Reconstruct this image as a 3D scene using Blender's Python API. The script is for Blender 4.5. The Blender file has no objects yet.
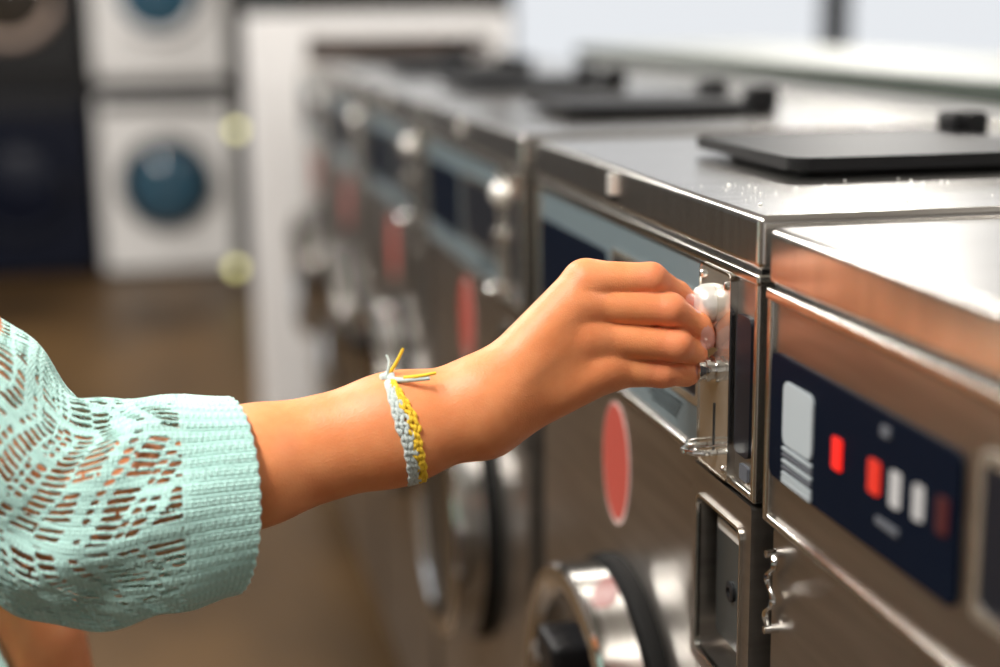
import bpy, bmesh, math, random
import numpy as np
from mathutils import Vector, Matrix
random.seed(4); rng=np.random.RandomState(7)
S=bpy.context.scene; C=S.collection; PI=math.pi
H=1.25                      # camera height above the floor
X0=.3686; YN=.92; W=.597; DEP=.60; TOP=H-.131
# ---------------------------------------------------------------- camera
F=1560.; CX,CY=500.,333.5; R_=.010
_dy=np.array([-350.,323.5,-F]); _dy/=np.linalg.norm(_dy)
_u=np.array([-R_,1,(323.5+350*R_)/F]); _u/=np.linalg.norm(_u)
_dx=np.cross(_dy,_u)
M=np.stack([_dx,_dy,_u])
cam=bpy.data.cameras.new('camera'); co=bpy.data.objects.new('camera',cam); C.objects.link(co)
mm=Matrix([list(M[0])+[0],list(M[1])+[0],list(M[2])+[H],[0,0,0,1]])
co.matrix_world=mm; S.camera=co
cam.sensor_width=36; cam.lens=F*.036; cam.shift_y=0; cam.clip_start=.02
cam.dof.use_dof=True; cam.dof.focus_distance=1.05; cam.dof.aperture_fstop=2.0
def cs(px,py,d): return np.array([(px-CX)/F*d,-(py-CY)/F*d,-d])       # camera space, metres
def toW(p): p=np.atleast_2d(p); return p@M.T+np.array([0,0,H])
def P(px,py,d): return Vector(toW(cs(px,py,d))[0])
# ---------------------------------------------------------------- materials
def mat(name,col,rough=.5,metal=0,**k):
    m=bpy.data.materials.new(name); m.use_nodes=True; n=m.node_tree.nodes; l=m.node_tree.links
    b=n['Principled BSDF']; b.inputs['Base Color'].default_value=(*col,1); b.inputs['Roughness'].default_value=rough
    b.inputs['Metallic'].default_value=metal
    for q,v in k.items():
        b.inputs[q.replace('_',' ')].default_value=v
    return m,n,l,b
def bumpy(n,l,b,scale,strength,stretch=(1,1,1),coord='Object',dist=.001,detail=3):
    tc=n.new('ShaderNodeTexCoord'); mp=n.new('ShaderNodeMapping'); mp.inputs['Scale'].default_value=stretch
    t=n.new('ShaderNodeTexNoise'); t.inputs['Scale'].default_value=scale; t.inputs['Detail'].default_value=detail
    bu=n.new('ShaderNodeBump'); bu.inputs['Strength'].default_value=strength; bu.inputs['Distance'].default_value=dist
    l.new(tc.outputs[coord],mp.inputs[0]); l.new(mp.outputs[0],t.inputs['Vector']); l.new(t.outputs['Fac'],bu.inputs['Height']); l.new(bu.outputs[0],b.inputs['Normal'])
    return t
def colvar(n,l,b,c1,c2,scale,stretch=(1,1,1),detail=4,coord='Object',lo=.35,hi=.65):
    tc=n.new('ShaderNodeTexCoord'); mp=n.new('ShaderNodeMapping'); mp.inputs['Scale'].default_value=stretch
    t=n.new('ShaderNodeTexNoise'); t.inputs['Scale'].default_value=scale; t.inputs['Detail'].default_value=detail
    r=n.new('ShaderNodeValToRGB'); r.color_ramp.elements[0].position=lo; r.color_ramp.elements[1].position=hi
    r.color_ramp.elements[0].color=(*c1,1); r.color_ramp.elements[1].color=(*c2,1)
    l.new(tc.outputs[coord],mp.inputs[0]); l.new(mp.outputs[0],t.inputs['Vector']); l.new(t.outputs['Fac'],r.inputs[0]); l.new(r.outputs[0],b.inputs['Base Color'])
MT={}
def steel(name,c1,c2,rough,stretch,bump=.12):
    m,n,l,b=mat(name,c1,rough,1); colvar(n,l,b,c1,c2,6,stretch,6); bumpy(n,l,b,40,bump,stretch,dist=.00012); MT[name]=m
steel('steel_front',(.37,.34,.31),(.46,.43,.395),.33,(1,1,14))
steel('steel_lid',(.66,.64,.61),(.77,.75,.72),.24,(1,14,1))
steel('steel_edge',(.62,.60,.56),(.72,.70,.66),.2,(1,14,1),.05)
steel('steel_coin',(.60,.57,.50),(.68,.65,.58),.13,(1,1,14),.03)
MT['steel_coin'].node_tree.nodes['Principled BSDF'].inputs['Metallic'].default_value=.82
m,n,l,b=mat('chrome',(.78,.78,.77),.09,1); MT['chrome']=m
m,n,l,b=mat('satin_white_metal',(.86,.84,.80),.3,.55); MT['satin']=m
m,n,l,b=mat('panel_blue_grey',(.20,.26,.29),.32,.35); bumpy(n,l,b,60,.05); MT['panel']=m
m,n,l,b=mat('panel_print_blue',(.08,.12,.2),.35,.1); MT['print']=m
m,n,l,b=mat('display_glass',(.003,.006,.014),.4,0,Specular_IOR_Level=.03); MT['display']=m
m,n,l,b=mat('smoked_plastic',(.010,.012,.018),.3,0,Specular_IOR_Level=.2); MT['smoked']=m
m,n,l,b=mat('black_plastic',(.007,.007,.008),.42,0,Specular_IOR_Level=.25); bumpy(n,l,b,300,.1); MT['black']=m
m,n,l,b=mat('rubber',(.004,.004,.004),.6,0,Specular_IOR_Level=.2); MT['rubber']=m
m,n,l,b=mat('gap_dark',(.01,.01,.01),.7,0); MT['gap']=m
m,n,l,b=mat('red_sticker',(.40,.06,.042),.5,0); MT['red']=m
m,n,l,b=mat('sticker_border',(.62,.45,.42),.5,0); MT['stborder']=m
m,n,l,b=mat('grey_lock',(.10,.11,.11),.3,.7); MT['lock']=m
m,n,l,b=mat('door_glass',(.03,.025,.02),.06,0); MT['glass_dark']=m
m,n,l,b=mat('porthole_glass',(.03,.09,.14),.08,0); b.inputs['Coat Weight'].default_value=.5; MT['port']=m
m,n,l,b=mat('white_enamel',(.80,.79,.78),.3,0); bumpy(n,l,b,30,.03); MT['white']=m
m,n,l,b=mat('white_laminate',(.83,.82,.82),.35,0); MT['lam']=m
m,n,l,b=mat('beige_board',(.36,.27,.22),.5,0); colvar(n,l,b,(.34,.25,.20),(.42,.32,.27),8); MT['beige']=m
m,n,l,b=mat('navy_enamel',(.003,.005,.014),.45,0,Specular_IOR_Level=.2); MT['navy']=m
m,n,l,b=mat('dark_enamel',(.012,.012,.013),.35,0,Specular_IOR_Level=.3); MT['dark']=m
m,n,l,b=mat('label_white',(.36,.41,.44),.6,0); MT['label']=m
m,n,l,b=mat('label_grey',(.10,.11,.13),.5,0); MT['lgrey']=m
m,n,l,b=mat('powder',(.9,.9,.88),.6,0); MT['powder']=m
def emis(name,col,s,base=(.02,.02,.02)):
    m,n,l,b=mat(name,base,.5,0,Specular_IOR_Level=.05); b.inputs['Emission Color'].default_value=(*col,1); b.inputs['Emission Strength'].default_value=s; MT[name]=m
emis('led_red',(1,.012,.004),1.1); emis('led_darkred',(.5,.01,.01),.12); emis('led_orange',(1,.03,.008),.8); emis('led_white',(.85,.8,.75),.62)
emis('lamp_yellow',(.9,.85,.35),3.0); emis('ceiling_tube',(1,.97,.92),4)
m,n,l,b=mat('floor_tile',(.12,.075,.04),.42,0,Specular_IOR_Level=.25)
colvar(n,l,b,(.035,.020,.008),(.12,.066,.024),1.3,(1,.5,1),5); bumpy(n,l,b,9,.05); MT['floor']=m
m,n,l,b=mat('wall_paint',(.72,.73,.75),.6); bumpy(n,l,b,90,.05); MT['wall']=m
m,n,l,b=mat('wall_taupe',(.20,.17,.145),.6); bumpy(n,l,b,90,.05); MT['walltaupe']=m
m,n,l,b=mat('wall_dark',(.045,.04,.035),.5); bumpy(n,l,b,60,.05); MT['walldark']=m
m,n,l,b=mat('ceiling_board',(.75,.74,.72),.7); bumpy(n,l,b,40,.1); MT['ceil']=m
m,n,l,b=mat('frame_black',(.015,.015,.017),.4); MT['frame']=m
m,n,l,b=mat('ledge_grey',(.42,.44,.42),.4); MT['ledge']=m
m,n,l,b=mat('ledge_trim',(.045,.06,.05),.35,.2); MT['ledgetrim']=m
# window pane: thin clear glass
m=bpy.data.materials.new('window_glass'); m.use_nodes=True; n=m.node_tree.nodes; l=m.node_tree.links; n.remove(n['Principled BSDF'])
tr=n.new('ShaderNodeBsdfTransparent'); gl=n.new('ShaderNodeBsdfGlossy'); gl.inputs['Roughness'].default_value=.02; mx=n.new('ShaderNodeMixShader')
fr=n.new('ShaderNodeFresnel'); fr.inputs[0].default_value=1.2
l.new(fr.outputs[0],mx.inputs[0]); l.new(tr.outputs[0],mx.inputs[1]); l.new(gl.outputs[0],mx.inputs[2]); l.new(mx.outputs[0],n['Material Output'].inputs[0]); MT['pane']=m
# skin
m,n,l,b=mat('skin',(.62,.27,.13),.46); b.inputs['Subsurface Weight'].default_value=.25; b.inputs['Subsurface Radius'].default_value=(1,.35,.15); b.inputs['Subsurface Scale'].default_value=.006
b.inputs['Specular IOR Level'].default_value=.45
at=n.new('ShaderNodeAttribute'); at.attribute_name='flush'
tc=n.new('ShaderNodeTexCoord'); t1=n.new('ShaderNodeTexNoise'); t1.inputs['Scale'].default_value=45; t1.inputs['Detail'].default_value=6
r1=n.new('ShaderNodeValToRGB'); r1.color_ramp.elements[0].position=.3; r1.color_ramp.elements[1].position=.7
r1.color_ramp.elements[0].color=(.74,.245,.088,1); r1.color_ramp.elements[1].color=(.83,.32,.13,1)
mxc=n.new('ShaderNodeMixRGB'); mxc.inputs[2].default_value=(.86,.26,.14,1)
l.new(tc.outputs['Object'],t1.inputs['Vector']); l.new(t1.outputs['Fac'],r1.inputs[0]); l.new(r1.outputs[0],mxc.inputs[1]); l.new(at.outputs['Fac'],mxc.inputs[0]); l.new(mxc.outputs[0],b.inputs['Base Color'])
vo=n.new('ShaderNodeTexVoronoi'); vo.inputs['Scale'].default_value=900
t2=n.new('ShaderNodeTexNoise'); t2.inputs['Scale'].default_value=160; t2.inputs['Detail'].default_value=5
ad=n.new('ShaderNodeMath'); ad.operation='ADD'; bu=n.new('ShaderNodeBump'); bu.inputs['Strength'].default_value=.25; bu.inputs['Distance'].default_value=.0006
l.new(tc.outputs['Object'],vo.inputs['Vector']); l.new(tc.outputs['Object'],t2.inputs['Vector']); l.new(vo.outputs['Distance'],ad.inputs[0]); l.new(t2.outputs['Fac'],ad.inputs[1]); l.new(ad.outputs[0],bu.inputs['Height']); l.new(bu.outputs[0],b.inputs['Normal']); MT['skin']=m
m,n,l,b=mat('nail',(.85,.42,.36),.18); b.inputs['Coat Weight'].default_value=.6; MT['nail']=m
# mint knit
def knit(name,c1,c2):
    m,n,l,b=mat(name,c1,.85); b.inputs['Sheen Weight'].default_value=.5; b.inputs['Sheen Roughness'].default_value=.5
    uv=n.new('ShaderNodeUVMap'); mp=n.new('ShaderNodeMapping'); l.new(uv.outputs[0],mp.inputs[0])
    w1=n.new('ShaderNodeTexWave'); w1.wave_type='BANDS'; w1.bands_direction='X'; w1.inputs['Scale'].default_value=110; w1.inputs['Distortion'].default_value=1.5; w1.inputs['Detail'].default_value=2
    w2=n.new('ShaderNodeTexWave'); w2.wave_type='BANDS'; w2.bands_direction='Y'; w2.inputs['Scale'].default_value=160; w2.inputs['Distortion'].default_value=1.5
    ns=n.new('ShaderNodeTexNoise'); ns.inputs['Scale'].default_value=900; ns.inputs['Detail'].default_value=2
    mu=n.new('ShaderNodeMath'); mu.operation='MULTIPLY'; a2=n.new('ShaderNodeMath'); a2.operation='ADD'
    for w in (w1,w2,ns): l.new(mp.outputs[0],w.inputs['Vector'])
    l.new(w1.outputs['Fac'],mu.inputs[0]); l.new(w2.outputs['Fac'],mu.inputs[1]); l.new(mu.outputs[0],a2.inputs[0]); l.new(ns.outputs['Fac'],a2.inputs[1])
    bu=n.new('ShaderNodeBump'); bu.inputs['Strength'].default_value=.7; bu.inputs['Distance'].default_value=.0012; l.new(a2.outputs[0],bu.inputs['Height']); l.new(bu.outputs[0],b.inputs['Normal'])
    mxc=n.new('ShaderNodeMixRGB'); mxc.inputs[1].default_value=(*c2,1); mxc.inputs[2].default_value=(*c1,1); l.new(a2.outputs[0],mxc.inputs[0]); l.new(mxc.outputs[0],b.inputs['Base Color'])
    MT[name]=m
knit('mint',(.49,.77,.71),(.36,.62,.57))
m,n,l,b=mat('jeans',(.03,.05,.10),.8); bumpy(n,l,b,400,.3); MT['jeans']=m
m,n,l,b=mat('hair',(.03,.015,.008),.5); MT['hair']=m
m,n,l,b=mat('shoe',(.5,.5,.5),.6); MT['shoe']=m
m,n,l,b=mat('cord_grey',(.55,.62,.60),.8); bumpy(n,l,b,900,.5); MT['cgrey']=m
m,n,l,b=mat('cord_yellow',(.85,.55,.03),.8); bumpy(n,l,b,900,.5); MT['cyel']=m
# ---------------------------------------------------------------- mesh helpers
def bx(bm,x0,x1,y0,y1,z0,z1,bev=0,seg=2,edges=None):
    r=bmesh.ops.create_cube(bm,size=1); vs=r['verts']
    for v in vs: v.co=Vector(((x0+x1)/2+v.co.x*(x1-x0),(y0+y1)/2+v.co.y*(y1-y0),(z0+z1)/2+v.co.z*(z1-z0)))
    if bev>0:
        es=list({e for v in vs for e in v.link_edges})
        bmesh.ops.bevel(bm,geom=es,offset=bev,segments=seg,affect='EDGES',profile=.5)
def cyl(bm,c,axis,r,h,seg=48,r2=None):
    # c = start centre, axis unit vector, h length
    a=Vector(axis).normalized(); q=a.to_track_quat('Z','Y').to_matrix().to_4x4()
    mtx=Matrix.Translation(Vector(c)+a*h/2)@q
    bmesh.ops.create_cone(bm,cap_ends=True,segments=seg,radius1=r,radius2=r if r2 is None else r2,depth=h,matrix=mtx)
def lathe(bm,c,axis,prof,seg=64):
    # prof list of (radius, offset along axis); open surface closed at r=0 by tiny ring
    a=Vector(axis).normalized(); q=a.to_track_quat('Z','Y').to_matrix()
    rings=[]
    for r,h in prof:
        rings.append([bm.verts.new(Vector(c)+q@Vector((max(r,1e-5)*math.cos(2*PI*i/seg),max(r,1e-5)*math.sin(2*PI*i/seg),h))) for i in range(seg)])
    for A,B in zip(rings[:-1],rings[1:]):
        for i in range(seg):
            j=(i+1)%seg; bm.faces.new((A[i],A[j],B[j],B[i]))
def tube(bm,pts,r,seg=10,closed=False,caps=True):
    pts=[Vector(p) for p in pts]; n=len(pts); rs=r if hasattr(r,'__len__') else [r]*n
    rings=[]; up=None
    for i,p in enumerate(pts):
        if closed: t=(pts[(i+1)%n]-pts[i-1]).normalized()
        else: t=(pts[min(i+1,n-1)]-pts[max(i-1,0)]).normalized()
        if up is None:
            up=t.orthogonal().normalized()
        else:
            up=(up-t*up.dot(t)).normalized()
        s=t.cross(up)
        rings.append([bm.verts.new(p+(up*math.cos(2*PI*k/seg)+s*math.sin(2*PI*k/seg))*rs[i]) for k in range(seg)])
    m=n if closed else n-1
    for i in range(m):
        A,B=rings[i],rings[(i+1)%n]
        for k in range(seg):
            j=(k+1)%seg; bm.faces.new((A[k],A[j],B[j],B[k]))
    if not closed and caps:
        bm.faces.new(rings[0][::-1]); bm.faces.new(rings[-1])
def prism(bm,poly,thick,to3):
    # poly (a,b) list extruded; to3(a,b,t) -> 3D
    A=[bm.verts.new(to3(a,b,0)) for a,b in poly]; B=[bm.verts.new(to3(a,b,thick)) for a,b in poly]
    bm.faces.new(A); bm.faces.new(B[::-1]); n=len(poly)
    for i in range(n): bm.faces.new((A[i],B[i],B[(i+1)%n],A[(i+1)%n]))
def rrect(a0,a1,b0,b1,r,seg=5):
    out=[]
    for cx,cy,s in ((a1-r,b1-r,0),(a0+r,b1-r,1),(a0+r,b0+r,2),(a1-r,b0+r,3)):
        for k in range(seg+1):
            t=(s+k/seg)*PI/2; out.append((cx+r*math.cos(t),cy+r*math.sin(t)))
    return out
def frontplate(bm,y0,y1,z0,z1,x0,x1,r=.004):   # rounded plate facing -x, from x1 (back) to x0 (front)
    prism(bm,rrect(y0,y1,z0,z1,r),x1-x0,lambda a,b,t:(x0+t,a,b))
def ringplate(bm,oy0,oy1,oz0,oz1,iy0,iy1,iz0,iz1,x0,x1,ro,ri):
    o=rrect(oy0,oy1,oz0,oz1,ro); i_=rrect(iy0,iy1,iz0,iz1,ri); n=len(o)
    v=[[bm.verts.new((x,a,b)) for a,b in pl] for pl in (o,i_) for x in (x0,x1)]
    O0,O1,I0,I1=v
    for k in range(n):
        j=(k+1)%n
        bm.faces.new((O0[k],I0[k],I0[j],O0[j])); bm.faces.new((O1[k],O1[j],I1[j],I1[k])); bm.faces.new((O0[k],O0[j],O1[j],O1[k])); bm.faces.new((I0[k],I1[k],I1[j],I0[j]))
def obj(name,bm,m,parent=None,smooth=35):
    bmesh.ops.recalc_face_normals(bm,faces=bm.faces)
    me=bpy.data.meshes.new(name); bm.to_mesh(me); bm.free()
    me.materials.append(MT[m] if isinstance(m,str) else m)
    if smooth:
        me.polygons.foreach_set('use_smooth',[True]*len(me.polygons)); me.set_sharp_from_angle(angle=math.radians(smooth))
    o=bpy.data.objects.new(name,me); C.objects.link(o)
    if smooth:
        wn=o.modifiers.new('normals','WEIGHTED_NORMAL'); wn.keep_sharp=True; wn.weight=100
    if parent: o.parent=parent
    return o
def npobj(name,V,Q,m,parent=None):
    me=bpy.data.meshes.new(name); V=np.asarray(V,np.float32); Q=np.asarray(Q,np.int32)
    me.vertices.add(len(V)); me.vertices.foreach_set('co',V.ravel()); me.loops.add(Q.size); me.loops.foreach_set('vertex_index',Q.ravel())
    me.polygons.add(len(Q)); me.polygons.foreach_set('loop_start',np.arange(0,Q.size,Q.shape[1])); me.polygons.foreach_set('loop_total',np.full(len(Q),Q.shape[1]))
    me.polygons.foreach_set('use_smooth',np.ones(len(Q),bool)); me.update(calc_edges=True); me.validate()
    me.materials.append(MT[m]); o=bpy.data.objects.new(name,me); C.objects.link(o)
    if parent: o.parent=parent
    return o
NB=bmesh.new
def thing(name,label,cat,loc=(0,0,0),rz=0,group=None):
    o=bpy.data.objects.new(name,None); C.objects.link(o); o.location=loc; o.rotation_euler=(0,0,rz); o.empty_display_size=.1
    o['label']=label; o['category']=cat
    if group: o['group']=group
    return o
def tag(o,label,cat,group=None):
    o['label']=label; o['category']=cat
    if group: o['group']=group
    return o
def struct(name,bm,m):
    o=obj(name,bm,m); o['kind']='structure'; return o
def copytree(o,parent=None,skip=()):
    c=o.copy(); C.objects.link(c)
    if parent: c.parent=parent
    for ch in list(o.children):
        if ch.name.split('.')[0] in skip: continue
        copytree(ch,c,skip)
    return c
# ---------------------------------------------------------------- room
b=NB(); bx(b,-3.2,6.2,-3,8.4,-.06,0); struct('floor',b,'floor')
b=NB(); bx(b,-3.2,6.2,-3,8.4,2.9,2.96); struct('ceiling',b,'ceil')
b=NB(); bx(b,-3.3,-3.2,-3,3.2,0,2.9); bx(b,-3.3,-3.2,6.6,8.4,0,2.9); bx(b,-3.3,-3.2,3.2,6.6,0,.8); bx(b,-3.3,-3.2,3.2,6.6,2.6,2.9); struct('wall_left',b,'walltaupe')
b=NB()
for ya in (3.2,4.87,6.53): bx(b,-3.32,-3.16,ya,ya+.07,.8,2.6)
bx(b,-3.32,-3.16,3.2,6.6,.8,.86); bx(b,-3.32,-3.16,3.2,6.6,2.54,2.6); wl=struct('window_3',b,'frame')  # unseen window, added to give bright reflections in the chrome doors and fronts
b=NB(); bx(b,-3.25,-3.244,3.25,6.55,.85,2.55); obj('pane',b,'pane',wl)
b=NB(); bx(b,-3.3,6.3,-3.1,-3,0,2.9); struct('wall_front',b,'wall')
b=NB(); bx(b,6.2,6.3,-3,8.4,0,2.9); struct('wall_right',b,'wall')
YB=8.3
b=NB(); bx(b,-3.2,.2,YB,YB+.12,0,2.9); bx(b,.2,1.82,YB,YB+.12,0,1.55); bx(b,.2,1.82,YB,YB+.12,2.8,2.9); struct('wall_back',b,'walldark')
b=NB(); t=.05; bx(b,.2,.2+t,YB-.03,YB+.06,1.55,2.8); bx(b,1.75,1.82,YB-.03,YB+.06,1.55,2.8); bx(b,.25,1.75,YB-.03,YB+.06,1.55,1.6); bx(b,.25,1.75,YB-.03,YB+.06,2.75,2.8); wu=struct('window_4',b,'frame')  # added out of view so the farther washer tops reflect something bright
b=NB(); bx(b,.25,1.75,YB,YB+.006,1.6,2.75); obj('pane',b,'pane',wu)
b=NB(); bx(b,1.82,6.2,YB,YB+.12,0,.85); bx(b,1.82,6.2,YB,YB+.12,2.8,2.9); struct('wall_sill',b,'wall')
for k,(xa,xb) in enumerate(((1.82,3.75),(3.75,5.9))):
    b=NB(); t=.07
    t=.07; bx(b,xa,xa+t,YB-.03,YB+.06,.85,2.8); bx(b,xb-t,xb,YB-.03,YB+.06,.85,2.8); bx(b,xa+t,xb-t,YB-.03,YB+.06,.85,.9); bx(b,xa+t,xb-t,YB-.03,YB+.06,2.75,2.8)
    w=struct('window_%d'%(k+1),b,'frame')
    b=NB(); bx(b,xa+t,xb-t,YB,YB+.006,.9,2.75); obj('pane',b,'pane',w)
b=NB(); bx(b,5.9,6.2,YB,YB+.12,.85,2.8); struct('trim_1',b,'wall')
# ---------------------------------------------------------------- washers
ZT=TOP                       # top of washer above floor
def zz(z): return H+z        # photo-measured height relative to the camera
def make_washer(label):
    t=thing('washing_machine',label,'washing machine',(X0,YN,0),0,'steel coin washers in the row')
    zb=.10
    # body with the control panel recess left open
    b=NB(); bx(b,.032,DEP,.004,W-.004,zb,zz(-.168),.001); bx(b,.006,.032,.1197,W-.004,zb,zz(-.3245),.003); bx(b,.006,.032,.004,.1192,zb,zz(-.476),.002)
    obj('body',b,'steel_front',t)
    b=NB(); bx(b,.05,DEP-.03,.02,W-.02,0,zb,.004); obj('base_plinth',b,'gap',t)
    # frame round the control panel
    b=NB(); za,zc=zz(-.3215),zz(-.1685)
    bx(b,0,.03,0,.007,za,zc,.0022,3); bx(b,0,.03,W-.007,W,za,zc,.0022,3)
    bx(b,-.001,.03,-.001,W+.001,zc-.008,zc,.0025,3); bx(b,0,.03,.006,W-.006,za,za+.006,.0022,3)
    obj('panel_frame',b,'steel_edge',t)
    b=NB(); bx(b,.0035,.031,.006,W-.006,za+.005,zc-.007); pn=obj('control_panel',b,'steel_front',t)
    b=NB(); frontplate(b,.1065,W-.009,za+.008,zc-.0095,.0028,.0036,.003); obj('panel_film',b,'panel',pn)
    # display block, at the far end, and the instruction window
    b=NB(); frontplate(b,.352,.585,zz(-.288),zz(-.206),.0013,.0038,.008); obj('display',b,'display',pn)
    b=NB(); ringplate(b,.112,.335,zz(-.284),zz(-.200),.118,.329,zz(-.278),zz(-.206),.0012,.004,.006,.004); obj('window_bezel',b,'steel_coin',pn)
    b=NB(); frontplate(b,.117,.330,zz(-.279),zz(-.205),.0025,.0038,.004); obj('instruction_window',b,'smoked',pn)
    b=NB()
    for k in range(4): bx(b,.0028,.0036,.15+.004*k,.235-.01*(k%2),zz(-.2925-.004*k),zz(-.2905-.004*k))
    obj('printed_text',b,'print',pn)
    # steel lid: folded tray with a soft front edge
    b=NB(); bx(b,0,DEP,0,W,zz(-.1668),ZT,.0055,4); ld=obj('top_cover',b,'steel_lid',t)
    b=NB(); bx(b,.004,DEP-.01,.004,W-.004,zz(-.1690),zz(-.1662)); obj('shadow_gap',b,'gap',t)
    b=NB(); bx(b,-.0045,.001,.3205,.3305,zz(-.1545),zz(-.1365),.0015,3); bs=obj('bumper_stud',b,'satin',ld)
    b=NB(); bx(b,-.004,.001,.321,.330,zz(-.1590),zz(-.1547),.001,2); obj('stud_foot',b,'rubber',ld)
    # coin mechanism
    b=NB(); frontplate(b,.044,.1035,zz(-.3185),zz(-.1765),-.0015,.0036,.005); cp=obj('coin_plate',b,'steel_coin',t)
    b=NB(); ringplate(b,.0432,.1045,zz(-.3195),zz(-.1755),.0442,.1035,zz(-.3185),zz(-.1765),-.0022,.0036,.006,.005); obj('plate_rim',b,'steel_edge',cp)
    for (y,z) in ((.098,-.1835),(.051,-.1845),(.0495,-.312)):
        b=NB(); lathe(b,(-.0015,y,zz(z)),(-1,0,0),[(.003,0),(.003,.0012),(.002,.0024),(0,.0028)],16); obj('screw',b,'chrome',cp)
    b=NB(); yc=.0825
    lathe(b,(-.001,yc,zz(-.2015)),(-1,0,0),[(.0135,0),(.0137,.002),(.0132,.006),(.0112,.0102),(.0075,.0128),(.003,.0138),(0,.0139)],40)
    dm=obj('coin_slot',b,'satin',cp)
    b=NB(); bx(b,-.0143,-.012,yc-.0009,yc+.0009,zz(-.206),zz(-.197)); obj('slot_opening',b,'gap',dm)
    b=NB(); yk=.0705
    lathe(b,(-.001,yk,zz(-.2455)),(-1,0,0),[(.0095,0),(.0095,.0025),(.0074,.0027),(.0074,.0055),(.0086,.0058),(.0086,.009),(.0074,.0093),(.0074,.0118),(.0082,.0122),(.0082,.0142),(.0066,.0155),(0,.0155)],32)
    obj('return_button',b,'chrome',cp)
    b=NB(); bx(b,-.0022,-.0012,.0705,.0727,zz(-.305),zz(-.270),.0003); obj('token_slit',b,'gap',cp)
    b=NB(); pts=[]
    for k in range(25):
        a=-PI/2+PI*k/24; pts.append((-.002-.020*math.cos(a)**.7 if math.cos(a)>0 else -.002,.076+.010*math.sin(a),zz(-.304)))
    tube(b,pts,.0021,10); pts2=[(p[0]*.9,p[1],p[2]+.0045) for p in pts]; tube(b,pts2,.0008,8)
    obj('coin_return_lip',b,'chrome',cp)
    b=NB(); frontplate(b,.0115,.0385,zz(-.295),zz(-.200),.0005,.0036,.006); obj('smoked_window',b,'smoked',t)
    b=NB(); frontplate(b,.016,.030,zz(-.312),zz(-.301),.0015,.0036,.002); obj('price_sticker',b,'lgrey',t)
    # coin vault on the lower front
    b=NB(); ringplate(b,.0035,.1192,zz(-.4755),zz(-.3245),.0185,.104,zz(-.462),zz(-.346),.0005,.030,.003,.006); cv=obj('coin_vault_frame',b,'steel_front',t)
    b=NB(); ringplate(b,.0170,.1058,zz(-.464),zz(-.344),.0187,.1040,zz(-.462),zz(-.346),-.0018,.002,.008,.007); obj('vault_bezel',b,'steel_edge',cv)
    b=NB(); bx(b,.0245,.029,.018,.105,zz(-.463),zz(-.345)); obj('vault_recess',b,'steel_front',cv)
    b=NB(); frontplate(b,.0255,.092,zz(-.446),zz(-.356),.010,.025,.006); lk=obj('lock_cover',b,'lock',cv)
    b=NB(); frontplate(b,.028,.089,zz(-.3665),zz(-.3585),.0092,.0102,.003); obj('cover_hinge',b,'satin',lk)
    b=NB(); lathe(b,(.010,.060,zz(-.405)),(-1,0,0),[(.0075,0),(.0075,.0022),(.006,.003),(.0035,.003),(.0035,.0012),(0,.0012)],24); obj('key_lock',b,'dark',lk)
    # oval red sticker
    b=NB(); prism(b,[(.331+.040*math.cos(a*PI/24),zz(-.389)+.0545*math.sin(a*PI/24)) for a in range(48)],.0006,lambda a,c,q:(.0052+q,a,c)); st=obj('sticker',b,'stborder',t)
    b=NB(); prism(b,[(.331+.0375*math.cos(a*PI/24),zz(-.3875)+.0515*math.sin(a*PI/24)) for a in range(48)],.0006,lambda a,c,q:(.0047+q,a,c)); o=obj('sticker_print',b,'red',st); o['label']='plain red oval field of the sticker'
    # loading door
    cy,cz=.298,zz(-.632)
    b=NB(); lathe(b,(.007,cy,cz),(-1,0,0),[(.164,0),(.165,.006),(.163,.014),(.156,.018),(.15,.010)],96); obj('door_gasket',b,'rubber',t)
    b=NB(); lathe(b,(.005,cy,cz),(-1,0,0),[(.150,.008),(.154,.012),(.154,.016),(.159,.018),(.159,.050),(.156,.054),(.145,.056),(.137,.053),(.130,.044)],96)
    dr=obj('door',b,'chrome',t)
    b=NB(); lathe(b,(.005,cy,cz),(-1,0,0),[(.131,.046),(.125,.040),(.09,.030),(.05,.024),(0,.022)],96); obj('door_glass',b,'glass_dark',dr)
    b=NB(); bx(b,-.068,-.028,cy-.030,cy+.030,cz+.075,cz+.105,.007,3); obj('door_handle',b,'black',dr)
    # soap dispenser flap
    b=NB(); poly=rrect(.102,.345,.190,.420,.014,6)
    prism(b,poly,.010,lambda a,c,q:(a,c,ZT+.006+q)); bmesh.ops.bevel(b,geom=[e for e in b.edges],offset=.002,segments=2,affect='EDGES')
    fl=obj('dispenser_flap',b,'black',t)
    b=NB(); prism(b,rrect(.125,.335,.215,.400,.02,6),.007,lambda a,c,q:(a,c,ZT+q)); obj('dispenser_rim',b,'black',t)
    for y in (.225,.395):
        b=NB(); bx(b,.335,.372,y-.018,y+.018,ZT,ZT+.034,.007,3); cyl(b,(.354,y-.022,ZT+.024),(0,1,0),.009,.044,20); obj('hinge',b,'black',t)
    return t
w1=make_washer('steel coin washer that the outstretched hand is feeding with a coin')
names=['steel coin washer next beyond the one the hand is at','blurred steel washer third along from the hand, halfway down the row','blurred steel washer last but one before the white shelf frame','farthest steel washer, beside the white shelf frame']
for k,(y,lb) in enumerate(zip((1.585,2.215,2.85,3.48),names)):
    c=copytree(w1); c.location=(X0,y,0); c['label']=lb
w0=copytree(w1,skip=('display','sticker','panel_film','bumper_stud','stud_foot')); w0.location=(X0,.905-W,-.005); w0['label']='nearest steel washer at the right edge with red lit digits'
def m0(px,py):   # photo-measured point on the washer front, in the washer's own frame
    r=M@np.array([(px-CX)/F,-(py-CY)/F,-1.]); q=r*(X0/r[0]); return q[1]-(.905-W), q[2]+H+.005
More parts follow.
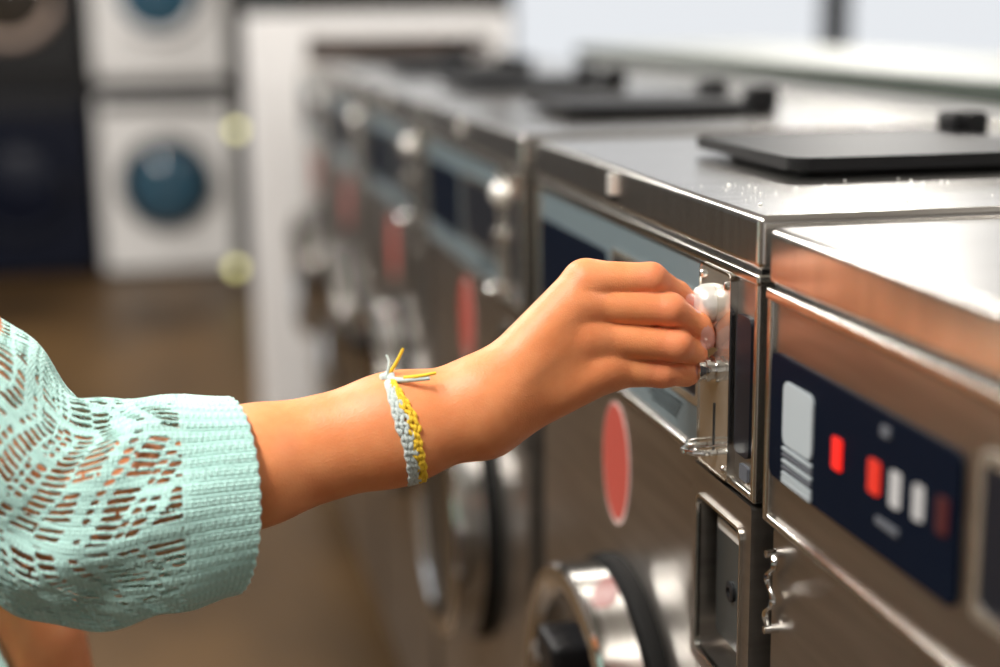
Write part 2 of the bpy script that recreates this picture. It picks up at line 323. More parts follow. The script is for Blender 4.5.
b=NB(); frontplate(b,.350,.590,zz(-.288),zz(-.208),.0012,.0038,.008); ds=obj('display',b,'display',w0)
for ch in list(w0.children):
    if ch.name.startswith('control_panel'):
        for g in list(ch.children):
            if g.name.startswith('panel_film'): bpy.data.objects.remove(g)
def quad(name,m,y0,y1,z0,z1,x=-.0002):
    b=NB(); frontplate(b,min(y0,y1),max(y0,y1),min(z0,z1),max(z0,z1),x,.0015,min(abs(y1-y0),abs(z1-z0))*.15); return obj(name,b,m,ds)
def spot(px,py): return m0(px,py)
y1,z1=spot(784,374); y0,z0=spot(811,455); quad('program_label','label',y0,y1,zz(-.2615),zz(-.2215))
for k in range(5): quad('printed_line','lgrey' if k%2 else 'label',y0,y1,zz(-.2655-.004*k),zz(-.2635-.004*k))
quad('printed_line','label',y0,y1,zz(-.2865),zz(-.2825))
for nm,mt,px,py,dy,dz in (('red_digit','led_red',836,454,.0075,.0095),('red_digit','led_orange',873,477,.008,.0095),('white_digit','led_white',894,490,.0062,.0098),('white_digit','led_white',917,503,.0055,.0092),('dim_digit','led_darkred',941,516,.006,.0095)):
    y,z=spot(px,py); quad(nm,mt,y-dy*.8,y+dy*.8,z-dz,z+dz)
y,z=spot(885,432); quad('small_mark','lgrey',y-.005,y+.005,z-.003,z+.003)
y,z=spot(885,526); quad('printed_line','lgrey',y-.014,y+.012,z-.002,z+.002)
# curled chrome latch on the near washer
b=NB(); pts=[]
for k in range(40):
    s=k/39; pts.append((.001,.583-.0055*math.sin(s*PI*4.0)-.003*(1-s),zz(-.338)-.052*s))
tube(b,pts,[.0016+.0008*math.sin(k/39*PI*4)**2 for k in range(40)],8)
for z in (-.3385,-.390): lathe(b,(.006,.5795,zz(z)),(-1,0,0),[(.0030,0),(.0028,.006),(.0025,.0095),(0,.010)],16)
obj('curled_latch',b,'chrome',w0)
# powder grains
b=NB()
for k in range(46):
    x=random.uniform(.01,.12) if random.random()<.6 else random.uniform(.02,.30); y=random.uniform(.02,.17); s=random.uniform(.0004,.0011)
    bmesh.ops.create_icosphere(b,subdivisions=1,radius=s,matrix=Matrix.Translation((X0+x,YN+y,ZT+s*.8)))
o=obj('detergent_powder',b,'powder'); tag(o,'scattered white detergent grains on the steel washer top','powder'); o['kind']='stuff'
# ledge behind the row
t=thing('service_ledge','long grey service ledge running behind the row of washers','ledge',(X0+DEP+.005,0,0))
b=NB(); bx(b,0,.42,-.6,3.55,0,H-.108,.003); obj('casing',b,'wall',t)
b=NB(); bx(b,-.003,.44,-.62,3.58,H-.108,H-.090,.003); obj('top_board',b,'ledge',t)
b=NB(); bx(b,-.009,-.003,-.62,3.58,H-.120,H-.094,.001); obj('front_trim',b,'ledgetrim',t)
# white open shelf frame at the end of the row
t=thing('shelf_unit','tall white open shelf frame at the far end of the washer row','shelf',(0,4.2,0))
b=NB(); bx(b,.26,.40,0,.45,0,H-.018,.004); s=obj('side_panel',b,'lam',t)
b=NB(); bx(b,.90,.95,0,.45,0,H-.018,.004); obj('side_panel',b,'lam',t)
b=NB(); bx(b,.40,.90,0,.45,H-.075,H-.018,.004); obj('top_panel',b,'lam',t)
b=NB(); bx(b,.40,.90,.40,.44,0,H-.075); obj('back_panel',b,'beige',t)
for z in (.35,.8):
    b=NB(); bx(b,.40,.90,.02,.40,z,z+.03); obj('shelf',b,'lam',t)
# ---------------------------------------------------------------- far dryers
def dryer(label,x,y,z,w,h,body,portm,ring,group='stacked dryers by the far wall'):
    t=thing('tumble_dryer',label,'dryer',(x,y,z),0,group)
    b=NB(); bx(b,-w/2,w/2,0,.58,0,h,.02,3); obj('body',b,body,t)
    r=min(w,h)*.36; cz=h*.50
    b=NB(); lathe(b,(0,.004,cz),(0,-1,0),[(r,0),(r*1.0,.03),(r*.93,.045),(r*.8,.04),(r*.78,.02)],64); dr=obj('door',b,ring,t)
    b=NB(); lathe(b,(0,.0,cz),(0,-1,0),[(r*.80,.026),(r*.6,.045),(r*.3,.056),(0,.06)],64); obj('door_glass',b,portm,dr)
    b=NB(); bx(b,r*.85,r*.98,-.065,-.03,cz-.05,cz+.05,.006); obj('door_handle',b,'dark',dr)
    b=NB(); bx(b,-w*.46,w*.46,-.006,.01,h-.075,h-.02,.004); obj('control_strip',b,'dark',t)
    return t
YD=7.62
dryer('white front loading dryer with blue glass, on the floor by far wall',.035,YD,.02,.62,.84,'white','port','dark')
dryer('white dryer stacked on top of the lower blue glass one',.035,YD,.93,.62,.80,'white','port','lam')
dryer('dark dryer with pale door ring at upper left corner',-.64,YD,.93,.66,.80,'dark','glass_dark','beige')
dryer('navy blue dryer on the floor at the far left',-.64,YD,.02,.66,.84,'navy','navy','navy')
b=NB(); bx(b,-1.0,.37,YD+.03,YD+.6,.865,.925,.005); tag(obj('stacking_shelf',b,'dark'),'dark shelf between the lower and upper far dryers','shelf')
# change machine with two lit buttons between the dryers and the white frame
t=thing('change_machine','narrow dark change machine with yellow lit buttons beside far dryer','change machine',(.50,6.9,0))
b=NB(); bx(b,-.10,.12,0,.4,0,1.45,.01); obj('cabinet',b,'dark',t)
b=NB(); bx(b,-.085,.10,-.008,.004,.45,1.3,.004); fp=obj('front_panel',b,'lock',t)
for z in (1.25-.575,1.25-1.235):
    pass
for px,py in ((236,130),(236,268)):
    r=M@np.array([(px-CX)/F,-(py-CY)/F,-1.]); q=r*(6.89/r[1])
    b=NB(); lathe(b,(q[0]-.5,-.006,q[2]+H),(0,-1,0),[(.022,0),(.022,.01),(.016,.018),(0,.02)],24); obj('lit_button',b,'lamp_yellow',t)
b=NB(); bx(b,-.06,.07,-.03,.0,.62,.70,.006); obj('coin_tray',b,'chrome',t)
# ceiling lights
for k,(x,y) in enumerate(((-.9,.4),(-.9,2.8),(-.9,5.2),(2.6,.6),(2.6,3.0),(2.6,5.4))):
    t=thing('ceiling_light','long fluorescent ceiling light over the laundry room','light',(x,y,2.9),0,'ceiling lights')
    b=NB(); bx(b,-.16,.16,-.62,.62,-.06,-.002,.005); obj('housing',b,'white',t)
    b=NB(); bx(b,-.13,.13,-.6,.6,-.075,-.061,.004); obj('diffuser',b,'ceiling_tube',t)
# ================================================================ SDF figure
def rcone(G,a,b,ra,rb):
    ax,ay,az=a; bx_,by,bz=b
    d=np.array([bx_-ax,by-ay,bz-az]); L2=float(d@d)+1e-12
    px,py,pz=G[0]-ax,G[1]-ay,G[2]-az
    t=np.clip((px*d[0]+py*d[1]+pz*d[2])/L2,0,1)
    return np.sqrt((px-t*d[0])**2+(py-t*d[1])**2+(pz-t*d[2])**2)-(ra+(rb-ra)*t)
def smin(a,b,k):
    h=np.maximum(k-np.abs(a-b),0)/k; return np.minimum(a,b)-h*h*k*.25
def surfnet(Fn,lo,h):
    s=Fn<0; nx,ny,nz=Fn.shape
    cnt=np.zeros((nx-1,ny-1,nz-1),np.int8)
    for i in (0,1):
        for j in (0,1):
            for k in (0,1): cnt+=s[i:nx-1+i,j:ny-1+j,k:nz-1+k]
    I=np.argwhere((cnt>0)&(cnt<8)); idx=-np.ones(cnt.shape,np.int64); idx[I[:,0],I[:,1],I[:,2]]=np.arange(len(I))
    acc=np.zeros((len(I),3)); num=np.zeros(len(I))
    cor=[(i,j,k) for i in (0,1) for j in (0,1) for k in (0,1)]
    for A in range(8):
        for B in range(A+1,8):
            a,b=np.array(cor[A]),np.array(cor[B])
            if np.abs(a-b).sum()!=1: continue
            fa=Fn[I[:,0]+a[0],I[:,1]+a[1],I[:,2]+a[2]]; fb=Fn[I[:,0]+b[0],I[:,1]+b[1],I[:,2]+b[2]]
            x=(fa<0)!=(fb<0); t=np.where(x,fa/(fa-fb+1e-20),0)
            acc+=np.where(x[:,None],a+(b-a)*t[:,None],0); num+=x
    V=(I+acc/num[:,None])*h+np.array(lo)
    Q=[]
    for ax in range(3):
        sl0=[slice(None)]*3; sl1=[slice(None)]*3; sl0[ax]=slice(0,-1); sl1[ax]=slice(1,None)
        x=s[tuple(sl0)]!=s[tuple(sl1)]; E_=np.argwhere(x)
        u,v=(ax+1)%3,(ax+2)%3
        ok=(E_[:,u]>0)&(E_[:,v]>0)&(E_[:,u]<Fn.shape[u]-1)&(E_[:,v]<Fn.shape[v]-1); E_=E_[ok]
        def at(du,dv):
            c=E_.copy(); c[:,u]-=du; c[:,v]-=dv; return idx[c[:,0],c[:,1],c[:,2]]
        q=np.stack([at(1,1),at(0,1),at(0,0),at(1,0)],1); fl=~s[tuple(E_.T)]
        q[fl]=q[fl][:,::-1]; Q.append(q)
    return V,np.concatenate(Q)
def grid(lo,hi,h):
    ax=[np.arange(lo[i],hi[i]+h,h,dtype=np.float32) for i in range(3)]
    return np.meshgrid(*ax,indexing='ij',sparse=True)
# joints of the right hand and arm, (across, down, distance) as seen, with radius in mm
J=lambda px,py,d:cs(px,py,d)
fingers={
 'index': [((588,281,1.055),14.2),((651,279,1.055),10.8),((678,293,1.072),7.8),((691,302,1.0775),6.6)],
 'middle':[((580,305,1.053),13.0),((670,309.5,1.053),11.0),((698,326,1.067),8.6),((706,338,1.076),7.8)],
 'ring':  [((590,337,1.055),13.0),((676,345,1.056),11.0),((693,352,1.071),9.0),((698,362,1.082),7.6)],
 'pinky': [((602,367,1.062),14.5),((662,373,1.064),9.6),((686,374,1.071),8.0),((697,372,1.077),6.4)]}
thumb=[((520,372,1.075),17),((590,330,1.098),13.5),((655,313,1.108),11),((694,318,1.094),8.4)]
def arm_sdf(G,knuckles=True):
    # forearm: slightly flattened tube
    Gf=(G[0],G[1],(G[2]+1.045)/.80-1.045)
    arm=rcone(Gf,J(472,409,1.045),J(395,429,1.04),.0315,.0340)
    arm=smin(arm,rcone(Gf,J(395,429,1.04),J(250,467,1.025),.0340,.0372),.02)
    arm=smin(arm,rcone((G[0],G[1],G[2]),J(250,467,1.02),J(60,524,1.00),.0365,.043),.02)
    arm=smin(arm,rcone(G,J(60,524,1.0),J(-190,170,1.02),.041,.048),.03)
    arm=arm*.85
    # palm from the wrist to each knuckle
    palm=None
    for a,ra,b,rb in (((490,390,1.045),19,(583,284,1.054),14.8),((490,396,1.045),21,(576,306,1.052),14.5),((490,404,1.048),22,(586,337,1.055),14.5),((488,418,1.052),22.5,(602,367,1.063),18),
                      ((500,405,1.068),22,(590,345,1.085),17),((488,402,1.055),23,(550,352,1.068),22)):
        c=rcone(G,J(*a),J(*b),ra/1000,rb/1000); palm=c if palm is None else smin(palm,c,.010)
    base=smin(arm,palm,.020)
    tcone=None
    for (a,ra),(b,rb) in zip(thumb[:-1],thumb[1:]):
        c=rcone(G,J(*a),J(*b),ra/1000,rb/1000); tcone=c if tcone is None else smin(tcone,c,.004)
    out=smin(base,tcone,.012)
    res=out
    for nm,js in fingers.items():
        f=None
        for i,((a,ra),(b,rb)) in enumerate(zip(js[:-1],js[1:])):
            c=rcone(G,J(*a),J(*b),ra/1000,rb/1000); f=c if f is None else smin(f,c,.004)
        # knuckle bump on the back of the hand
        kn=js[0][0]; kk=rcone(G,J(kn[0],kn[1],kn[2]-.0028),J(kn[0]+6,kn[1],kn[2]-.0028),.0098,.0095); f=smin(f,kk,.008)
        res=np.minimum(res,smin(out,f,.0075)) if res is not out else smin(out,f,.0075)
    # shallow dips between the knuckles
    for px,py,d in ():
        c=J(px,py,d); dd=np.sqrt((G[0]-c[0])**2+(G[1]-c[1])**2+(G[2]-c[2])**2)-.0012
        res=-smin(-res,dd,.008)
    return res
h=.0012
lo=np.array([-.44,-.145,-1.15]); hi=np.array([.158,.060,-.96])
G=grid(lo,hi,h); Fd=arm_sdf(G).astype(np.float32)
# crop the upper arm flat at the grid border (hidden in the sleeve)
for a in (0,1,2):
    sl=[slice(None)]*3; sl[a]=0; Fd[tuple(sl)]=.01; sl[a]=-1; Fd[tuple(sl)]=.01
Va,Qa=surfnet(Fd,lo,h); del Fd
# the rest of the body, coarser: torso, head, left arm, legs (world space)
TB=np.array
sh_r=toW(J(-190,170,1.02))[0]; 
sh_l=toW(J(-290,150,1.36))[0]; sh_l[2]=sh_r[2]
mid=(sh_r+sh_l)/2; mid[0]-=.03
hip=mid+TB([-.16,0,-.42]); el=toW(J(18,545,1.30))[0]; wr=toW(J(80,770,1.27))[0]; hd=mid+TB([.03,0,.27])
def body_sdf(G,which='body'):
    if which=='body':
        d=rcone(G,mid+TB([0,-.06,-.03]),mid+TB([0,.06,-.03]),.085,.085)
        d=smin(d,rcone(G,mid+TB([0,0,-.08]),mid+TB([-.09,0,-.24]),.115,.10),.06)
        d=smin(d,rcone(G,mid+TB([-.09,0,-.24]),hip,.10,.115),.05)
        d=smin(d,rcone(G,mid,sh_r,.07,.055),.04); d=smin(d,rcone(G,mid,sh_l,.07,.055),.04)
        d=smin(d,rcone(G,sh_r,toW(J(60,524,1.0))[0],.048,.041),.02)
        d=smin(d,rcone(G,mid,hd-TB([0,0,.06]),.05,.048),.03)
        d=smin(d,rcone(G,hd+TB([-.01,0,.04]),hd+TB([.01,0,-.045]),.085,.062),.03)
        d=smin(d,rcone(G,hd+TB([.085,0,-.01]),hd+TB([.092,0,-.03]),.008,.012),.015)
        d=smin(d,rcone(G,sh_l,el,.048,.040),.02); d=smin(d,rcone(G,el,wr,.040,.026),.02)
        hb=wr+TB([.01,0,-.02])
        d=smin(d,rcone(G,wr,hb+TB([.01,0,-.05]),.026,.028),.02)
        for k in range(4): d=smin(d,rcone(G,hb+TB([.03-.02*k,0,-.06]),hb+TB([.04-.02*k,-.005,-.125+.008*abs(k-1)]),.010,.008),.008)
        d=smin(d,rcone(G,hb+TB([.02,-.01,-.01]),hb+TB([.05,-.02,-.075]),.012,.009),.01)
        for s in (-.09,.09):
            kn=TB([hip[0]+.13,hip[1]+s,.48]); an=TB([hip[0]+.02,hip[1]+s,.09])
            d=smin(d,rcone(G,hip+TB([0,s,-.02]),kn,.085,.058),.04); d=smin(d,rcone(G,kn,an,.055,.038),.03); d=smin(d,rcone(G,an-TB([.02,0,.05]),an+TB([.15,0,-.055]),.035,.028),.02)
        return d
    if which=='cardigan':
        d=rcone(G,mid+TB([0,-.06,-.03]),mid+TB([0,.06,-.03]),.10,.10)
        d=smin(d,rcone(G,mid+TB([0,0,-.08]),mid+TB([-.06,0,-.27]),.135,.13),.06)
        d=smin(d,rcone(G,mid+TB([-.06,0,-.27]),hip+TB([.02,0,-.08]),.13,.15),.05)
        d=smin(d,rcone(G,mid,sh_r,.085,.07),.04); d=smin(d,rcone(G,mid,sh_l,.085,.07),.04)
        d=smin(d,rcone(G,sh_l,sh_l+(el-sh_l)*.8,.065,.06),.02)
        d=smin(d,rcone(G,sh_r,toW(J(-125,290,1.01))[0],.065,.056),.02)
        d=smin(d,rcone(G,mid+TB([0,.05,-.2]),toW(J(-50,700,1.20))[0],.07,.048),.03)
        neck=rcone(G,mid+TB([0,0,.03]),hd,.062,.07)
        return np.maximum(d,-neck)
    if which=='jeans':
        d=rcone(G,hip,hip+TB([0,0,-.05]),.132,.13)
        for s in (-.09,.09):
            kn=TB([hip[0]+.13,hip[1]+s,.48]); an=TB([hip[0]+.02,hip[1]+s,.12])
            d=smin(d,rcone(G,hip+TB([0,s,-.02]),kn,.098,.068),.03); d=smin(d,rcone(G,kn,an,.066,.055),.03)
        return d
def body_mesh(which,lo,hi,h):
    G=grid(lo,hi,h); D=body_sdf(G,which).astype(np.float32); return surfnet(D,lo,h)
lo=mid-TB([.55,.38,0]); lo[2]=-.02; hi=mid+TB([.42,.38,.46])
Vb,Qb=body_mesh('body',lo,hi,.0055)
person=thing('person','person in a mint lace cardigan pushing a coin with right hand','person',(float(hip[0]),float(hip[1]),0))
def child(o):
    o.parent=person; o.matrix_parent_inverse=Matrix.Translation(-person.location); return o
Vaw=toW(Va)
V=np.concatenate([Vaw,Vb]); Q=np.concatenate([Qa,Qb+len(Va)])
body=child(npobj('body',V,Q,'skin')); body.data.materials.append(MT['nail'])
# flush attribute: knuckles and fingertips are redder; nails
me=body.data; Vc=np.concatenate([Va,(Vb-[0,0,H])@M])
fl=np.zeros(len(V))
for js in fingers.values():
    for idx,(rad,amt) in enumerate(((.010,.15),(.010,.40),(.007,.25),(.011,.8))):
        c=J(*js[idx][0]); dd=np.linalg.norm(Vc-c,axis=1); fl=np.maximum(fl,amt*np.exp(-(np.maximum(dd-js[idx][1]/1000,0)/rad)**2)*np.exp(-(dd/(js[idx][1]/1000+rad))**4))
a=me.attributes.new('flush','FLOAT','POINT')
if len(me.vertices)==len(fl): a.data.foreach_set('value',fl.astype(np.float32))
cen=np.zeros(len(me.polygons)*3); me.polygons.foreach_get('center',cen); cen=(cen.reshape(-1,3)-[0,0,H])@M
nr=np.zeros(len(me.polygons)*3); me.polygons.foreach_get('normal',nr); nr=nr.reshape(-1,3)@M
mi=np.zeros(len(me.polygons),np.int32)
for (px,py,d,rx,ry,rot) in ((692,304,1.076,5.2,7.6,.6),(707,338,1.070,5.6,8.2,.15),(699,370,1.075,3.6,4.2,0)):
    c=J(px,py,d); dx=cen[:,0]-c[0]; dy=cen[:,1]-c[1]; cr,sr=math.cos(rot),math.sin(rot)
    u=dx*cr+dy*sr; v=-dx*sr+dy*cr
    mi[((u*1000/rx)**2+(v*1000/ry)**2<1)&(np.abs(cen[:,2]-c[2])<.02)&(nr[:,2]>.05)]=1
me.polygons.foreach_set('material_index',mi)
lo2=lo.copy(); Vc2,Qc2=body_mesh('cardigan',TB([lo[0],lo[1],hip[2]-.18]),TB([hi[0],hi[1],mid[2]+.16]),.005)
card=child(npobj('cardigan',Vc2,Qc2,'mint'))
uvl=card.data.uv_layers.new(name='UVMap'); li=np.zeros(len(card.data.loops),np.int32); card.data.loops.foreach_get('vertex_index',li)
cvs=np.zeros(len(card.data.vertices)*3); card.data.vertices.foreach_get('co',cvs); cvs=cvs.reshape(-1,3)
uvl.data.foreach_set('uv',np.stack([cvs[li,0]+cvs[li,1],cvs[li,2]],1).astype(np.float32).ravel())
Vj,Qj=body_mesh('jeans',TB([lo[0],lo[1],.05]),TB([hi[0],hi[1],hip[2]+.12]),.006); child(npobj('jeans',Vj,Qj,'jeans'))
G=grid(hd-TB([.2,.16,.35]),hd+TB([.16,.16,.18]),.005)
D=rcone(G,hd+TB([-.02,0,.05]),hd+TB([-.04,0,-.05]),.095,.085); D=smin(D,rcone(G,hd+TB([-.06,0,0]),hd+TB([-.09,0,-.24]),.08,.05),.03)
D=np.maximum(D,-(rcone(G,hd+TB([.09,0,-.0]),hd+TB([.06,0,-.12]),.075,.07)))
Vh,Qh=surfnet(D.astype(np.float32),hd-TB([.2,.16,.35]),.005); child(npobj('hair',Vh,Qh,'hair'))
for s in (-.09,.09):
    b=NB(); bmesh.ops.create_uvsphere(b,u_segments=24,v_segments=12,radius=1,matrix=Matrix.Translation((hip[0]+.07,hip[1]+s,.045))@Matrix.Diagonal((.14,.05,.05,1)))
    for v in b.verts: v.co.z=max(v.co.z,.0)
    child(obj('shoe',b,'shoe'))
# ---------------------------------------------------------------- lace sleeve
st=[  # top x,y   bottom x,y   distance, depth half-axis (m)
 (228,398, 234,593,1.022,.052,.042),(198,397, 208,601,1.020,.055,.026),(160,396,170,613,1.017,.058,.012),(118,405,122,624,1.013,.060,.0),
 (84,403,68,621,1.010,.062,0),(58,381,18,603,1.007,.063,0),(34,347,-26,568,1.005,.064,0),(-6,320,-74,520,1.005,.065,0),(-60,285,-130,465,1.006,.066,0),(-95,205,-180,400,1.008,.068,0),(-140,140,-230,330,1.01,.07,0)]
st=np.array(st,float)
def cr(A,t):
    n=len(A); i=int(min(max(math.floor(t),0),n-2)); f=t-i
    p0=A[max(i-1,0)];p1=A[i];p2=A[i+1];p3=A[min(i+2,n-1)]
    return .5*((2*p1)+(-p0+p2)*f+(2*p0-5*p1+4*p2-p3)*f*f+(-p0+3*p1-3*p2+p3)*f**3)
fine=[cr(st,t) for t in np.linspace(0,len(st)-1,400)]
cen_=np.array([cs((s[0]+s[2])/2,(s[1]+s[3])/2,s[4]) for s in fine]); al=np.concatenate([[0],np.cumsum(np.linalg.norm(np.diff(cen_,axis=0),axis=1))])
cell=.00065; NU=int(al[-1]/cell); NV=860
us=np.linspace(0,al[-1],NU); tt=np.interp(us,al,np.linspace(0,len(st)-1,400)); SS=np.array([cr(st,t) for t in tt])
ph=np.linspace(0,2*PI,NV,endpoint=False)
T=np.stack([(SS[:,0]-CX)/F*SS[:,4],-(SS[:,1]-CY)/F*SS[:,4],-SS[:,4]],1); B=np.stack([(SS[:,2]-CX)/F*SS[:,4],-(SS[:,3]-CY)/F*SS[:,4],-SS[:,4]],1)
Cn=(T+B)/2; Ax=(T-B)/2; hl=np.linalg.norm(Ax,axis=1)
front=np.cos(ph)[None,:]; side=np.sin(ph)[None,:]     # front=1 faces the camera, side=1 top
UU=np.repeat(us[:,None],NV,1); VV=np.repeat((ph*.068)[None,:],NU,0)   # metres
per=.068*2*PI
# soft folds
def fold(U,ph):
    f=.0022*np.sin(U*52+3*np.sin(ph*2))*np.sin(ph*3+U*20)+.0025*np.sin(U*95+ph*4)*np.exp(-((U-.09)/.04)**2)+.0016*np.sin(U*33+ph*7+1)
    return f*np.clip(U/.03,0,1)
PHG=np.repeat(ph[None,:],NU,0); FO=fold(UU,PHG)
rib=np.where(UU<.028,.0005*np.sign(np.sin(PHG*168))*np.abs(np.sin(PHG*168))**.5,.00025*np.sin(PHG*168))
edge=.0009*np.sin(PHG*42)*np.exp(-UU/.004)
rad=1+(FO+rib)/.06
POS=Cn[:,None,:]+Ax[:,None,:]*side[...,None]*rad[...,None]
POS[...,2]+=(SS[:,5][:,None]*front*rad)
axd=np.gradient(Cn,axis=0); axd/=np.linalg.norm(axd,axis=1)[:,None]
POS+=(-axd[:,None,:])*((SS[:,6][:,None]*front+edge)[...,None])*.65
# lace pattern: h<0 is a hole (mm)
def lace(U,V):
    U=U*1000; V=V*1000; Pm=per*1000/3.
    tri=np.abs(((V/Pm+.60)%1)-.5)*2          # 0..1..0
    wv=U+tri*38.
    hole=np.full(U.shape,9.)
    wob=1.0*np.sin(V*.11+U*.05)+.8*np.sin(U*.16-V*.07)
    wv=wv+wob
    def ladder(c,half,pitch,r,slant=0.,drop=.93):
        nonlocal hole
        d=wv-c; t=(V+slant*d); k=np.floor(t/pitch); tl=t-(k+.5)*pitch
        jit=.78+.42*np.abs(np.sin(k*12.9+c*3.1)); off=.5*np.sin(k*5.3+c)
        dd=np.sqrt(np.maximum(np.abs(d-off)-half*jit+r,0)**2+(tl)**2)-r*(.85+.3*np.abs(np.sin(k*3.7+c)))
        keep=np.sin(k*7.3+c)<drop
        hole=np.minimum(hole,np.where(keep,dd,9))
    Pr=78.
    for n0 in range(0,8):
        c=26+n0*Pr
        ladder(c,6.8,5.0,1.55,.15); ladder(c+16.5,6.8,5.0,1.55,.15)
        ladder(c+30,2.6,5.4,1.75,0,.85)
        ladder(c+36.5,2.2,5.7,1.6,0,.75)
        ladder(c+47,6.2,4.8,1.5,-.15); ladder(c+60,2.4,5.4,1.7,0,.9)
    # a sprinkle of single eyelets in the solid diamonds
    gu=np.floor(U/9.5); gv=np.floor(V/8.5); hx=np.sin(gu*12.3+gv*78.2)*43758.5; hx-=np.floor(hx)
    de=np.sqrt((U-(gu+.5)*9.5)**2+(V-(gv+.5)*8.5)**2)-1.2
    hole=np.minimum(hole,np.where(hx>.72,de,9))
    # knitted solid columns
    col=np.abs(((V/Pm+.60)%1)-.5)*Pm      # distance from apex line
    solid=np.minimum(U-31.,999)
    hole=np.maximum(hole,-(solid))            # cuff stays solid
    hole=np.maximum(hole,2.0-np.abs(col-0.)) 
    return hole
HL=lace(UU,VV)
HU=(lace(UU+1e-4,VV)-lace(UU-1e-4,VV))/2e-4; HV=(lace(UU,VV+1e-4)-lace(UU,VV-1e-4))/2e-4
# faces whose four corners are mostly cloth
nxt=np.roll(np.arange(NV),-1)
hc=(HL[:-1]+HL[1:]+HL[:-1][:,nxt]+HL[1:][:,nxt])/4; keep=hc>0
# snap border vertices on to the hole outline
g2=HU**2+HV**2; du=np.where((np.abs(HL)<.9)&(g2>1e4),-HL*HU/(g2+1e-9),0); dv=np.where((np.abs(HL)<.9)&(g2>1e4),-HL*HV/(g2+1e-9),0)
kp=np.zeros((NU,NV),int); 
for a_,b_ in ((0,0),(1,0)):
    kp[a_:NU-1+a_]+=keep; kp[a_:NU-1+a_][:,nxt]+=keep
border=(kp>0)&(kp<4); border[0]=border[-1]=False
du=np.where(border,np.clip(du,-.0007,.0007),0); dv=np.where(border,np.clip(dv,-.0007,.0007),0)
dPu=np.gradient(POS,us,axis=0); dPv=(np.roll(POS,-1,1)-np.roll(POS,1,1))/(2*(ph[1]-ph[0])*.068)
POS=POS+dPu*du[...,None]+dPv*dv[...,None]
idm=np.arange(NU*NV).reshape(NU,NV)
Qs=np.stack([idm[:-1],idm[:-1][:,nxt],idm[1:][:,nxt],idm[1:]],-1)[keep]
used=np.unique(Qs); rm=-np.ones(NU*NV,int); rm[used]=np.arange(len(used))
sl=npobj('sleeve',toW(POS.reshape(-1,3)[used]),rm[Qs],'mint',card)
sl.matrix_parent_inverse=Matrix.Identity(4)
sl.matrix_parent_inverse=Matrix.Translation(-person.location) if False else Matrix.Identity(4)
uvl=sl.data.uv_layers.new(name='UVMap'); li=np.zeros(len(sl.data.loops),np.int32); sl.data.loops.foreach_get('vertex_index',li)
UVs=np.stack([UU.ravel()[used],VV.ravel()[used]],1); uvl.data.foreach_set('uv',UVs[li].astype(np.float32).ravel())
so=sl.modifiers.new('thickness','SOLIDIFY'); so.thickness=.0016; so.offset=0
sl['label']='openwork lace sleeve with ribbed cuff'
# ---------------------------------------------------------------- bracelet
def surf(px,py,back=False,off=0.):
    ds=np.linspace(.96,1.14,900) if not back else np.linspace(1.14,.96,900)
    pts=np.array([J(px,py,d) for d in ds]); D=arm_sdf((pts[:,0],pts[:,1],pts[:,2]))
    i=np.argmax(D<off); 
    return pts[i] if D[i]<off else None
def loop(front,back,off):
    out=[]
    for pts_,bk in ((front,False),(back,True)):
        pts_=np.array(pts_,float); tt=np.linspace(0,len(pts_)-1,44)
        for t in tt:
            q=cr(pts_,t); s=surf(q[0],q[1],bk,off)
            if s is not None: out.append(s)
    out=np.array(out)
    for _ in range(3): out=(np.roll(out,1,0)+out*2+np.roll(out,-1,0))/4
    # resample evenly
    L=np.concatenate([[0],np.cumsum(np.linalg.norm(np.diff(np.vstack([out,out[:1]]),axis=0),axis=1))]); o2=np.vstack([out,out[:1]])
    s=np.linspace(0,L[-1],181)[:-1]; return np.stack([np.interp(s,L,o2[:,k]) for k in range(3)],1)
br=thing('bracelet','woven grey and yellow friendship bracelet tied around the wrist','bracelet',(0,0,0))
fr_=[(389,379),(397,398),(408,425),(415,455),(418,474),(418,482)]; bk_=[(414,482),(405,460),(398,430),(391,400),(387,383)]
cl=loop(fr_,bk_,.0012)
ctr=cl.mean(0); n_=len(cl)
tg=np.roll(cl,-1,0)-np.roll(cl,1,0); tg/=np.linalg.norm(tg,axis=1)[:,None]
outw=cl-ctr; outw-=tg*(outw*tg).sum(1)[:,None]; outw/=np.linalg.norm(outw,axis=1)[:,None]; sd=np.cross(tg,outw)
if sd[10,0]<0: sd=-sd
spread=np.array([.25+.75*min(1,max(0,(i-6)/30.)) if i<44 else .8 for i in range(n_)])
def strand(name,m,offc,amp,ph0,freq,r,label=None):
    b=NB(); k=np.arange(n_)
    w=(offc+amp*np.sin(k/n_*2*PI*freq+ph0))*spread; hgt=.0006*np.cos(k/n_*2*PI*freq*2+ph0)
    pts=cl+sd*w[:,None]+outw*hgt[:,None]
    tube(b,toW(pts).tolist(),r,8,closed=True); o=obj(name,b,m,br,80)
    if label: o['label']=label
for off,am,p0,fq,rr_ in ((-.0068,.0005,0,22,.0014),(-.0052,.0011,2,23,.0014),(-.0034,.0011,4,24,.0014),(-.0016,.0012,1,23,.0014),(.0004,.0016,3,19,.0013)):
    strand('cord','cgrey',off,am,p0,fq,rr_,'pale grey green cord')
for off,am,p0,fq,rr_ in ((.0012,.0020,5,13,.0013),(.0030,.0012,0,22,.0014),(.0046,.0011,2,23,.0014),(.0062,.0006,4,24,.0014)):
    strand('cord','cyel',off,am,p0,fq,rr_,'yellow cord')
def pc(px,py,lift=.0):
    s=surf(px,py); return toW(s+np.array([0,0,lift]))[0] if s is not None else toW(J(px,py,1.012))[0]
k0=toW(cl[1]+np.array([-.0008,.002,.004]))[0]; dk=-toW(cl[1]+np.array([-.0008,.002,.004]))[0]
kcs=cl[1]+np.array([-.0008,.0025,.006])
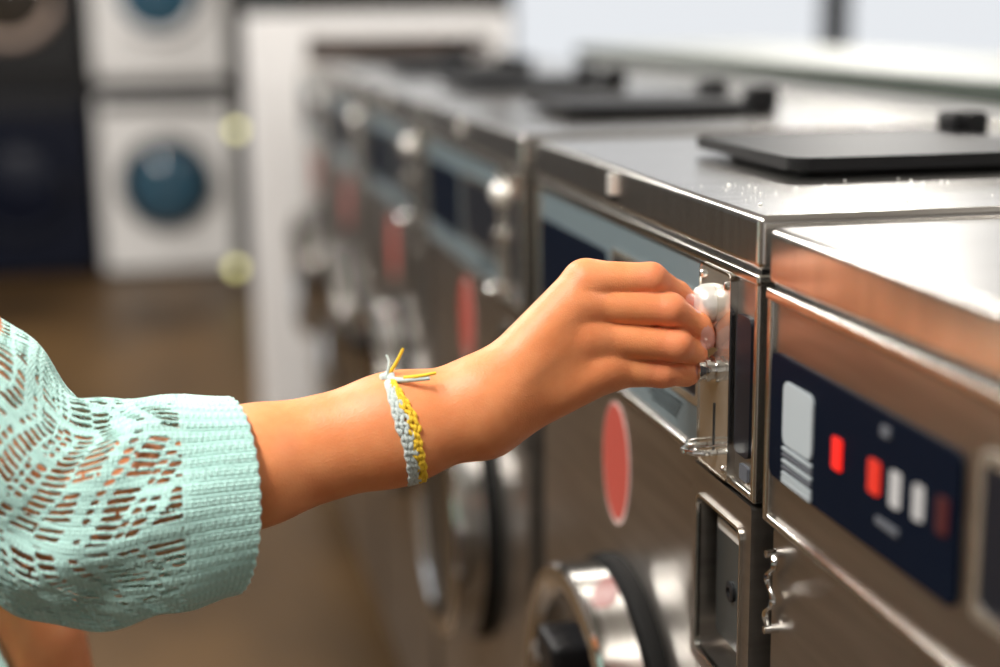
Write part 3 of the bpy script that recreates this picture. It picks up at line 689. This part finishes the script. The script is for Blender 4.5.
b=NB(); pts=[toW(kcs+np.array([.0032*math.cos(a),.0028*math.sin(2*a)*.7+.0018*math.sin(a),.002*math.cos(3*a)]))[0] for a in np.linspace(0,2*PI,40,endpoint=False)]
tube(b,pts,.0023,8,closed=True); obj('knot',b,'cgrey',br,80)
kp_=lambda dx,dy,dz:toW(kcs+np.array([dx,-dy,dz])*.001)[0]
def tail(pp,r,m,lb):
    pts=[cr(np.array(pp,float),t) for t in np.linspace(0,len(pp)-1,16)]
    b=NB(); tube(b,[kp_(*q) for q in pts],[r*(1-.35*i/15) for i in range(16)],8); o=obj('tail',b,m,br,80); o['label']=lb
tail([(0,0,0),(4,-6,2),(8,-13,3),(11,-19.5,3)],.0015,'cyel','yellow loose end pointing up')
tail([(0,0,0),(1,-5,2),(1.5,-11,1),(-.5,-15,0)],.0012,'cgrey','short grey loose end')
tail([(0,0,1),(8,1.5,7),(18,1,11),(29,0,13)],.0021,'cgrey','grey loose end lying along the wrist')
tail([(12,0,9),(20,-1,12),(26,-2,13),(33,-3.5,14)],.0015,'cyel','yellow loose end lying along the wrist')
tail([(0,0,0),(-3,1,0),(-5.5,2,-1),(-8,4,-3)],.0013,'cyel','yellow short end on the arm')
# ---------------------------------------------------------------- coin held at the slot
ccs=J(705,322,1.087); wc=Vector(toW(ccs)[0])
b=NB(); lathe(b,wc,(0,1,0.0),[(0,-.0009),(.0090,-.0009),(.0096,-.0005),(.0096,.0005),(.0090,.0009),(0,.0009)],40)
tag(obj('coin',b,'satin'),'silver coin pinched between the fingertips at the coin slot','coin')
# ---------------------------------------------------------------- light
wd=bpy.data.worlds.new('world'); S.world=wd; wd.use_nodes=True; n=wd.node_tree.nodes; bg=n['Background']
bg.inputs[0].default_value=(.93,.96,1,1); bg.inputs[1].default_value=.88
def area(name,loc,target,sx,sy,e,col):
    L=bpy.data.lights.new(name,'AREA'); L.shape='RECTANGLE'; L.size=sx; L.size_y=sy; L.energy=e; L.color=col
    o=bpy.data.objects.new(name,L); C.objects.link(o); o.location=loc; o.rotation_euler=(Vector(target)-Vector(loc)).to_track_quat('-Z','Y').to_euler(); return o
for (x,y,e) in ((-.9,.4,92),(-.9,2.8,70),(-.9,5.2,80),(2.6,.6,66),(2.6,3.0,60),(2.6,5.4,60)):
    area('ceiling_lamp_light',(x,y,2.81),(x,y+.0001,0),.25,1.2,e,(1,.96,.9))
bpy.context.view_layer.update()
S.view_settings.view_transform='Standard'; S.view_settings.look='None'; S.view_settings.gamma=1; S.view_settings.exposure=0; S.view_settings.use_curve_mapping=False
